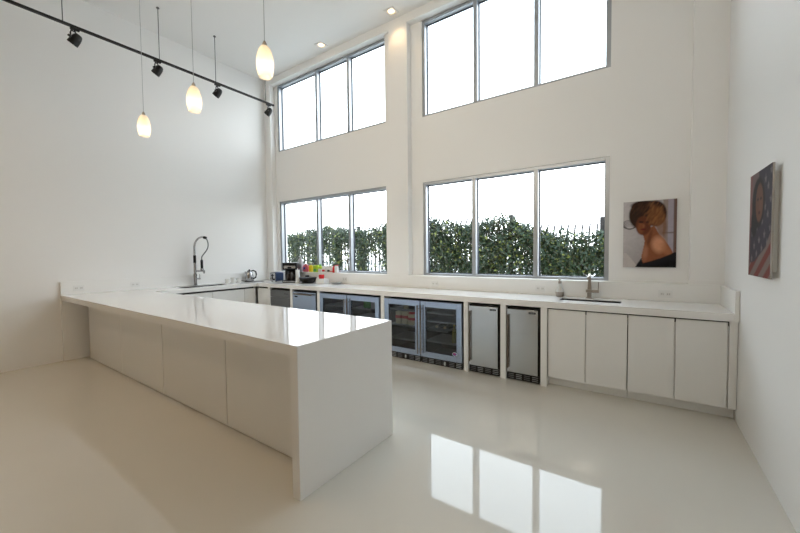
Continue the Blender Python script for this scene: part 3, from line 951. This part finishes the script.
gb = thing('sponge_pack', 'lime green upright pack with dark print next to the yellow bottle', 'packet', (1.44, 0.08, SZ))
MB().box(1.385, 1.495, 0.055, 0.110, SZ, SZ + 0.135, bev=0.006).link('pack_body', LIME, gb)
MB().prism([(1.40, SZ + 0.01), (1.47, SZ + 0.01), (1.485, SZ + 0.05), (1.43, SZ + 0.07), (1.395, SZ + 0.045)], 0.0525, 0.0545, 'xz').link('print', GREEN, gb)

gw = thing('spray_bottle', 'white bottle with bright green shoulder and cap on the sill', 'bottle', (1.555, 0.082, SZ))
MB().lathe([(0.048, 0), (0.050, 0.006), (0.050, 0.065)], (1.555, 0.082, SZ), 22, sy=0.7).link('bottle_body', WPLAST, gw)
MB().lathe([(0.050, 0), (0.046, 0.035), (0.024, 0.055)], (1.555, 0.082, SZ + 0.0655), 22, sy=0.7).link('shoulder', LIME, gw)
MB().lathe([(0.022, 0), (0.022, 0.028)], (1.555, 0.082, SZ + 0.121), 16).link('cap', GREEN, gw)

for i, (x, lm, lab) in enumerate(((1.650, RED, 'white jar with red label next to the green bottle on the sill'),
                                  (1.722, WPLAST, 'plain white jar between the red-labelled and black-labelled jars on the sill'),
                                  (1.790, BLACK, 'white jar with black label, third of four white sill jars'),
                                  (1.855, RED, 'white jar with thin red label beside the slim red bottle'))):
    t = thing('spice_jar', lab, 'jar', (x, 0.08, SZ), 'white jars on the sill')
    MB().lathe([(0.030, 0), (0.032, 0.005), (0.032, 0.085), (0.028, 0.092)], (x, 0.08, SZ), 20).link('jar_body', WPLAST, t)
    MB().lathe([(0.030, 0), (0.030, 0.03)], (x, 0.08, SZ + 0.0925), 18).link('lid', WPLAST, t)
    h_ = 0.034 if i != 3 else 0.014
    if lm is not WPLAST:
        MB().lathe([(0.0326, 0), (0.0326, h_)], (x, 0.08, SZ + 0.016), 20).link('jar_label', lm, t)

bottle('ketchup_bottle', 'slim red sauce bottle with dark cap on the sill', 'bottle', 1.918, 0.08, SZ, 0.026, 0.135, RED, BLACK, neck=0.25, nr=0.5)
bottle('cream_bottle', 'white bottle with wide red cap, rightmost on the sill', 'bottle', 1.985, 0.08, SZ, 0.036, 0.140, WPLAST, RED, neck=0.18, nr=0.8)


# ------------------------------------------------------------------ sockets
def socket(label, axis, a, z, d):
    t = thing('wall_socket', label, 'socket', (a, d, z) if axis == 'y' else (d, a, z), 'white double sockets on the splashback')
    w2, h2 = 0.060, 0.038

    def bx_(u0, u1, z0, z1, t0, t1):
        if axis == 'y':
            return MB().box(a + u0, a + u1, d - t1, d - t0, z + z0, z + z1, bev=0.0012)
        return MB().box(d + t0, d + t1, a + u0, a + u1, z + z0, z + z1, bev=0.0012)
    bx_(-w2, w2, -h2, h2, 0.0002, 0.006).link('face_plate', WPLAST, t)
    for u in (-0.026, 0.026):
        o = bx_(u - 0.018, u + 0.018, -0.014, 0.014, 0.0062, 0.008).link('outlet', CERAM, t)
        for k in (-0.007, 0.007):
            bx_(u + k - 0.0018, u + k + 0.0018, -0.007, 0.007, 0.0081, 0.0087).link('slot', GREYSLOT, o)


socket('white double socket on the splashback below the portrait', 'y', 6.79, 0.990, 0.001)
socket('white double socket between the window sill and the glass fridges', 'y', 4.08, 0.988, 0.001)
socket('white double socket left of the soap dispenser below the right window', 'y', 5.56, 0.990, 0.001)
socket('white double socket behind the grey dish below the left window', 'y', 2.27, 0.998, 0.001)
socket('white double socket at the island end of the left splashback', 'x', -3.05, 0.999, 0.031)
socket('white double socket nearer the tall tap on the left splashback', 'x', -2.38, 0.998, 0.031)


# ------------------------------------------------------------------ pendants, track, downlights
def pendant(x, label):
    y, zb = -2.77, 2.872
    t = thing('pendant_light', label, 'pendant lamp', (x, y, ZC), 'lit glass pendants above the island')
    MB().lathe([(0.045, 0), (0.062, 0.020), (0.062, 0.025)], (x, y, ZC - 0.0255), 24).link('canopy', NICKEL, t)
    MB().cyl((x, y, zb + 0.285), (x, y, ZC - 0.025), 0.0028, n=8).link('cord', CORDM, t)
    MB().lathe([(0.020, 0), (0.017, 0.020), (0.009, 0.036), (0.006, 0.042)], (x, y, zb + 0.246), 16).link('socket_cap', NICKEL, t)
    prof = [(0.047, 0.002), (0.050, 0.0), (0.0555, 0.02), (0.0625, 0.05), (0.0665, 0.09), (0.066, 0.125), (0.061, 0.165), (0.050, 0.205), (0.037, 0.232), (0.024, 0.2455)]
    pr2 = []
    for k in range(len(prof) - 1):     # fine horizontal ribs in the glass
        (r0, z0), (r1, z1) = prof[k], prof[k + 1]
        m_ = 4 if k > 1 else 1
        for q in range(m_):
            f_ = q / m_
            pr2.append((r0 + (r1 - r0) * f_ + (0.0008 if q % 2 else 0), z0 + (z1 - z0) * f_))
    pr2.append(prof[-1])
    gs_ = MB().lathe(pr2, (x, y, zb), 32, cap=False).link('glass_shade', SHADE, t)
    MB().lathe([(0, 0.075), (0.018, 0.082), (0.024, 0.105), (0.018, 0.13), (0.012, 0.15), (0.012, 0.2)], (x, y, zb), 16).link('bulb', BULB, t)
    l = bpy.data.lights.new('pendant_glow', 'POINT')
    l.energy = PENDANT_W
    l.color = (1.0, 0.80, 0.56)
    l.shadow_soft_size = 0.03
    o = bpy.data.objects.new('pendant_glow', l)
    o.location = (x, y, zb + 0.085)
    C.objects.link(o)
    o.parent = t
    o.matrix_parent_inverse = Matrix.Translation(-world_loc(t))


pendant(1.675, 'lit white glass pendant, leftmost and farthest of the three over the island')
pendant(2.897, 'lit white glass pendant, middle of the three over the island')
pendant(4.065, 'lit white glass pendant, rightmost and nearest of the three over the island')

TX, TZ = 0.70, 4.32
tr = thing('ceiling_track', 'long black lighting track hung from the ceiling on thin rods along the left wall', 'light track', (TX, -2.8, TZ))
MB().box(TX - 0.02, TX + 0.02, -5.2, -0.27, TZ - 0.016, TZ + 0.012, bev=0.003).link('rail', MBLACK, tr)
b1('end_cap', MBLACK, tr, TX - 0.019, TX + 0.019, -0.27, -0.245, TZ - 0.016, TZ + 0.016, bev=0.003)
for y in (-4.25, -3.24, -2.19, -1.36, -0.42):
    rd = MB().cyl((TX, y, TZ + 0.012), (TX, y, ZC - 0.012), 0.0055, n=8).link('suspension_rod', RODM, tr)
    MB().lathe([(0.022, 0), (0.018, 0.0115)][::1], (TX, y, ZC - 0.012), 14).link('ceiling_cup', RODM, rd)


def spot(y, label, tilt, pan, z0=TZ - 0.016):
    t = thing('track_spotlight', label, 'spotlight', (TX, y, TZ - 0.012), 'black spotlights on the track')
    z = TZ - 0.0165
    MB().box(TX - 0.016, TX + 0.016, y - 0.045, y + 0.045, z - 0.026, z, bev=0.003).cyl((TX, y, z - 0.045), (TX, y, z - 0.026), 0.010).link('adapter', MBLACK, t)
    R = Matrix.Rotation(pan, 4, 'Z')
    pc = Vector((TX, y, z - 0.145))
    yk = MB()
    arm = [Vector((0, -0.075, 0)), Vector((0, -0.075, 0.05)), Vector((0, -0.06, 0.088)), Vector((0, 0, 0.098)), Vector((0, 0.06, 0.088)), Vector((0, 0.075, 0.05)), Vector((0, 0.075, 0))]
    yk.tube([pc + R @ v for v in arm], 0.008, 8)
    yk.link('yoke', MBLACK, t)
    Rt = R @ Matrix.Rotation(tilt, 4, 'Y')
    MB().lathe([(0.0, -0.082), (0.024, -0.080), (0.040, -0.066), (0.050, -0.038), (0.055, 0.0), (0.057, 0.040), (0.057, 0.062), (0.050, 0.062), (0.046, 0.026), (0, 0.020)], pc, 24, Rt).link('lamp_can', MBLACK, t)
    kn = MB()
    a = pc + R @ Vector((0, 0.076, 0))
    b = pc + R @ Vector((0, 0.105, 0))
    kn.cyl(a, b, 0.015)
    kn.link('knob', MBLACK, t)


spot(-3.13, 'black track spotlight nearest the camera, farthest left in the photo', 2.5, 3.9)
spot(-2.22, 'black track spotlight second from the left, left of the middle pendant', 2.5, 3.9)
spot(-1.335, 'black track spotlight third from the left, between middle and right pendants', 2.5, 3.9)
spot(-0.36, 'black track spotlight at the far end of the track by the window corner', 2.5, 3.9)


# unseen track added behind the camera; its warm fill lamps brighten the window wall
RY = -6.6
rtk = thing('ceiling_track', 'unseen added lighting track across the rear of the room with fill spotlights', 'light track', (3.7, RY, TZ))
MB().box(1.4, 6.0, RY - 0.02, RY + 0.02, TZ - 0.016, TZ + 0.012, bev=0.003).link('rail', MBLACK, rtk)
for x in (1.8, 3.7, 5.6):
    rd = MB().cyl((x, RY, TZ + 0.012), (x, RY, ZC - 0.012), 0.0055, n=8).link('suspension_rod', RODM, rtk)
    MB().lathe([(0.022, 0), (0.018, 0.0115)], (x, RY, ZC - 0.012), 14).link('ceiling_cup', RODM, rd)
src = next(o for o in C.objects if o.name.startswith('track_spotlight'))
for x, where in ((2.0, 'left'), (3.7, 'middle'), (5.4, 'right')):
    c = copy_tree(src)
    c.location = (x, RY, src.location.z)
    c.rotation_euler = (0, 0, PI / 2 - 3.9 + 0.0)
    c['label'] = 'unseen added spotlight on the rear track brightening the window wall, %s one' % where
    c['group'] = 'added fill spotlights on the rear track'
    l = bpy.data.lights.new('added_fill_beam', 'SPOT')
    l.energy = FILL_WASH_W
    l.color = (1.0, 0.90, 0.73)
    l.spot_size = math.radians(66)
    l.spot_blend = 0.9
    l.shadow_soft_size = 0.06
    o = bpy.data.objects.new('added_fill_beam', l)
    C.objects.link(o)
    o.parent = c
    p_ = Vector((x, RY + 0.16, TZ - 0.19))
    tgt = Vector((x + (0.4 if where == 'left' else -0.2), 0.0, 2.75))
    q_ = (tgt - p_).to_track_quat('-Z', 'Y').to_matrix().to_4x4()
    o.matrix_basis = Matrix.Translation(p_) @ q_
    o.matrix_parent_inverse = (Matrix.Translation(c.location) @ Matrix.Rotation(c.rotation_euler.z, 4, 'Z')).inverted()


def downlight(x, y, label, watts=FILL_DOWNLIGHT_W):
    t = thing('downlight', label, 'ceiling lamp', (x, y, ZC), 'square recessed ceiling downlights')
    f_ = MB()
    a, b = 0.085, 0.058
    f_.box(x - a, x + a, y - a, y - b, ZC - 0.012, ZC - 0.0002)
    f_.box(x - a, x + a, y + b, y + a, ZC - 0.012, ZC - 0.0002)
    f_.box(x - a, x - b, y - b, y + b, ZC - 0.012, ZC - 0.0002)
    f_.box(x + b, x + a, y - b, y + b, ZC - 0.012, ZC - 0.0002)
    f_.link('trim_ring', WPLAST, t)
    MB().lathe([(0.0, -0.012), (0.030, -0.010), (0.050, -0.002), (0.052, 0.0)], (x, y, ZC - 0.0003), 22).link('lamp', BULB, t)
    l = bpy.data.lights.new('downlight_beam', 'SPOT')
    l.energy = watts
    l.color = (1.0, 0.68, 0.36)
    l.spot_size = math.radians(115)
    l.spot_blend = 0.8
    l.shadow_soft_size = 0.05
    o = bpy.data.objects.new('downlight_beam', l)
    o.location = (x, y, ZC - 0.03)
    C.objects.link(o)
    o.parent = t
    o.matrix_parent_inverse = Matrix.Translation(-world_loc(t))


downlight(1.95, -0.16, 'lit square downlight in the ceiling above the left upper window', 9.0)
downlight(3.44, -0.14, 'lit square downlight in the ceiling above the pilaster between windows', 9.0)
for y in (-4.2, -6.2):  # unseen downlights added as warm fill for the near floor and island
    for x in (1.8, 3.6):
        downlight(x, y, 'unseen added fill downlight in the ceiling, %s row behind the camera side, %s' % ('nearer' if y > -5 else 'rear', 'left' if x < 2 else 'right'))


# ------------------------------------------------------------------ pictures
def paint_grid(W, H):
    u, v = np.meshgrid((np.arange(W) + 0.5) / W, (np.arange(H) + 0.5) / H)
    return u, v, np.ones((H, W, 3)) * 0.5


def srgb(c):
    c = np.array(c, float) / 255
    return np.where(c <= 0.04045, c / 12.92, ((c + 0.055) / 1.055) ** 2.4)


def ell(u, v, cu, cv, ru, rv, rot=0, soft=0.15):
    a, b = u - cu, v - cv
    c_, s_ = math.cos(rot), math.sin(rot)
    x, y = (a * c_ + b * s_) / ru, (-a * s_ + b * c_) / rv
    return np.clip((1 - np.sqrt(x * x + y * y)) / soft + 0.5, 0, 1)


def poly(u, v, pts):
    ins = np.zeros(u.shape, bool)
    k = len(pts)
    for i in range(k):
        (x0, y0), (x1, y1) = pts[i], pts[(i + 1) % k]
        if y0 == y1:
            continue
        c_ = ((y0 > v) != (y1 > v)) & (u < (x1 - x0) * (v - y0) / (y1 - y0) + x0)
        ins ^= c_
    return ins.astype(float)


def lay(img, m, col):
    return img * (1 - m[..., None]) + srgb(col) * m[..., None]


def blur(img, it=1):
    for _ in range(it):
        p_ = np.pad(img, ((1, 1), (1, 1), (0, 0)), 'edge')
        img = (p_[:-2, 1:-1] + p_[2:, 1:-1] + p_[1:-1, :-2] + p_[1:-1, 2:] + 2 * img) / 6
    return img


def print_face(name, img, fn, parent):
    """a fine grid carrying the printed picture; fn(u, v) -> point"""
    H, W, _ = img.shape
    vs_, fs, cl = [], [], []
    for j in range(H + 1):
        for i in range(W + 1):
            vs_.append(fn(i / W, j / H))
    for j in range(H):
        for i in range(W):
            a = j * (W + 1) + i
            fs.append((a, a + W + 1, a + W + 2, a + 1))
            cl.append(img[j, i])
    me = bpy.data.meshes.new(name)
    me.from_pydata(vs_, [], fs)
    ca = me.color_attributes.new('print', 'FLOAT_COLOR', 'CORNER')
    arr = np.ones((len(fs) * 4, 4), np.float32)
    arr[:, :3] = np.repeat(np.array(cl), 4, axis=0)
    ca.data.foreach_set('color', arr.ravel())
    me.materials.append(PRINT)
    o = bpy.data.objects.new(name, me)
    C.objects.link(o)
    o.parent = parent
    o.matrix_parent_inverse = Matrix.Translation(-world_loc(parent))
    return o


# portrait on the window wall
W_, H_ = 90, 138
u, v, img = paint_grid(W_, H_)
noise = blur(np.repeat(rng.normal(0, 1, (H_, W_, 1)), 3, 2), 4)[..., 0]
img = lay(img, np.ones_like(u), (176, 170, 172))
img = lay(img, np.clip(1 - u / 0.3, 0, 1) * 0.8, (196, 190, 190))
img = lay(img, np.clip((v - 0.55) / 0.4, 0, 1) * (u < 0.4) * 0.6, (150, 140, 135))
img = lay(img, poly(u, v, [(0.0, 0.78), (0.06, 0.78), (0.30, 1.0), (0.0, 1.0)]), (190, 182, 178))
img = lay(img, ((u > 0.76) & (u < 0.84)) * 0.7, (132, 112, 102))
img = lay(img, ((u > 0.84) & (u < 0.945)) * 0.8, (158, 150, 162))
img = lay(img, (u > 0.945) * 0.9, (104, 74, 64))
img = lay(img, ((np.abs(v - 0.49) < 0.012) & (u > 0.74) & (u < 0.95)) * 0.8, (120, 105, 100))
hair = np.clip(ell(u, v, 0.36, 0.21, 0.25, 0.21, 0, 0.12) + ell(u, v, 0.62, 0.20, 0.20, 0.19, 0.2, 0.12) + ell(u, v, 0.40, 0.06, 0.25, 0.065, 0, 0.3), 0, 1)
for k in range(5):    # loose loops of hair at the left
    rr = np.abs(np.sqrt(((u - 0.13) / (0.15 - 0.02 * k)) ** 2 + ((v - 0.345 - 0.012 * k) / (0.065 - 0.009 * k)) ** 2) - 1)
    img = lay(img, np.clip(1 - rr / 0.13, 0, 1) * (u < 0.30) * 0.9, (38, 26, 22))
img = lay(img, hair, (48, 28, 18))
img = lay(img, ell(u, v, 0.72, 0.35, 0.10, 0.22, -0.15, 0.5) * 0.75, (122, 78, 46))
neck = poly(u, v, [(0.36, 0.44), (0.60, 0.38), (0.68, 0.50), (0.80, 0.60), (0.93, 0.76), (0.96, 0.84), (0.40, 0.98), (0.36, 0.84), (0.40, 0.70), (0.42, 0.60)])
img = lay(img, neck, (134, 80, 52))
img = lay(img, ell(u, v, 0.39, 0.37, 0.145, 0.145, -0.2, 0.15), (96, 52, 32))
img = lay(img, ell(u, v, 0.34, 0.40, 0.06, 0.09, 0, 0.6) * 0.7, (140, 82, 50))
img = lay(img, ell(u, v, 0.345, 0.315, 0.045, 0.014, 0.05, 0.6) * 0.9, (28, 16, 12))
img = lay(img, ell(u, v, 0.475, 0.318, 0.045, 0.014, 0.05, 0.6) * 0.8, (28, 16, 12))
img = lay(img, ell(u, v, 0.40, 0.375, 0.022, 0.03, 0, 0.8) * 0.5, (158, 100, 66))
img = lay(img, ell(u, v, 0.39, 0.428, 0.05, 0.014, 0.05, 0.6) * 0.9, (92, 28, 26))
img = lay(img, ell(u, v, 0.58, 0.22, 0.11, 0.15, 0.25, 0.5) * 0.85, (112, 68, 36))
strand = rng.normal(0, 1, (H_, W_))
for _ in range(14):
    strand = (np.roll(strand, 1, 0) + np.roll(np.roll(strand, -1, 0), 1, 1) + strand) / 3
strand = np.clip(strand / strand.std() * 0.45 + 0.3, 0, 1)
img = lay(img, ell(u, v, 0.60, 0.20, 0.19, 0.19, 0.2, 0.4) * strand * 0.55, (156, 104, 62))
img = lay(img, ell(u, v, 0.34, 0.16, 0.2, 0.12, 0.2, 0.4) * strand * 0.4, (94, 58, 34))
img = lay(img, ell(u, v, 0.68, 0.66, 0.12, 0.11, 0.5, 0.8) * 0.85, (214, 152, 116))
img = lay(img, ell(u, v, 0.82, 0.74, 0.12, 0.06, 0.75, 0.8) * 0.6, (178, 116, 82))
img = lay(img, ell(u, v, 0.51, 0.56, 0.03, 0.12, 0.35, 0.8) * 0.55, (74, 40, 26))
img = lay(img, ell(u, v, 0.43, 0.78, 0.05, 0.11, 0.1, 0.9) * 0.5, (190, 132, 104))
img = lay(img, poly(u, v, [(0.24, 1.0), (0.36, 0.86), (0.39, 0.94), (0.55, 0.905), (0.75, 0.855), (0.98, 0.775), (1.0, 0.79), (1.0, 1.0)]), (13, 12, 18))
img = blur(img * (1 + 0.10 * noise[..., None]), 1).clip(0.002, 1)
px0, px1, pz0, pz1 = 6.412, 6.880, 1.262, 1.978
p1_ = thing('portrait_print', 'canvas photo print of a person with tied-up hair and bare shoulder beside the window', 'picture', (6.646, 0.12, 1.62))
b1('canvas', CEDGE, p1_, px0, px1, 0.102, WY - 0.0005, pz0, pz1)
print_face('print', img, lambda a, b: (px0 + (px1 - px0) * a, 0.1012, pz1 + (pz0 - pz1) * b), p1_)

# flag portrait on the right wall
W2, H2 = 72, 100
u, v, img = paint_grid(W2, H2)
img = lay(img, np.ones_like(u), (150, 122, 120))
img = lay(img, (u < 0.12) * 1.0, (168, 112, 106))
flag = poly(u, v, [(0.42, 0.0), (1.0, 0.0), (1.0, 0.60), (0.80, 0.72), (0.30, 0.86), (0.06, 0.90), (0.06, 0.52), (0.28, 0.47), (0.50, 0.42)])
img = lay(img, flag, (66, 56, 72))
for k in range(7):
    for q in range(4):
        cu, cv = 0.16 + 0.23 * q + (0.11 if k % 2 else 0), 0.08 + 0.125 * k - 0.05 * q
        pts = []
        for s_ in range(10):
            r_ = (0.062 if s_ % 2 == 0 else 0.026)
            pts.append((cu + r_ * math.sin(s_ * PI / 5), cv - r_ * 0.72 * math.cos(s_ * PI / 5)))
        img = lay(img, poly(u, v, pts) * flag * 0.5, (190, 176, 176))
stripe = (np.sin((v * 1.25 + u * 0.55) * 27) > 0).astype(float)
low = poly(u, v, [(0.0, 0.88), (0.30, 0.86), (0.80, 0.72), (1.0, 0.58), (1.0, 1.0), (0.0, 1.0)])
img = lay(img, low, (160, 138, 130))
img = lay(img, low * stripe, (150, 64, 50))
img = lay(img, ell(u, v, 0.42, 0.30, 0.30, 0.24, 0, 0.12), (36, 22, 22))
img = lay(img, ell(u, v, 0.24, 0.48, 0.15, 0.14, 0.2, 0.2), (34, 26, 28))
img = lay(img, ell(u, v, 0.47, 0.30, 0.17, 0.18, 0.05, 0.15), (138, 88, 64))
img = lay(img, ell(u, v, 0.53, 0.31, 0.06, 0.10, 0, 0.8) * 0.7, (146, 98, 74))
img = lay(img, ell(u, v, 0.40, 0.265, 0.04, 0.013, 0, 0.6), (24, 15, 13))
img = lay(img, ell(u, v, 0.54, 0.265, 0.04, 0.013, 0, 0.6), (24, 15, 13))
img = lay(img, ell(u, v, 0.475, 0.395, 0.05, 0.014, 0, 0.6), (84, 36, 34))
img = blur(img, 1).clip(0.002, 1) * 0.5
qy0, qy1, qz0, qz1 = -1.070, -1.580, 1.262, 1.952
p2_ = thing('flag_print', 'flat photo print of a person wrapped in a starred flag on the right wall', 'picture', (7.23, -1.38, 1.6))
b1('panel', CEDGE, p2_, 7.213, 7.223, qy1, qy0, qz0, qz1)
b1('backing_frame', WPLAST, p2_, 7.2235, XR - 0.0005, qy1 + 0.035, qy0 - 0.05, qz0 + 0.04, qz1 - 0.05)
print_face('print', img, lambda a, b: (7.2122, qy0 + (qy1 - qy0) * a, qz1 + (qz0 - qz1) * b), p2_)
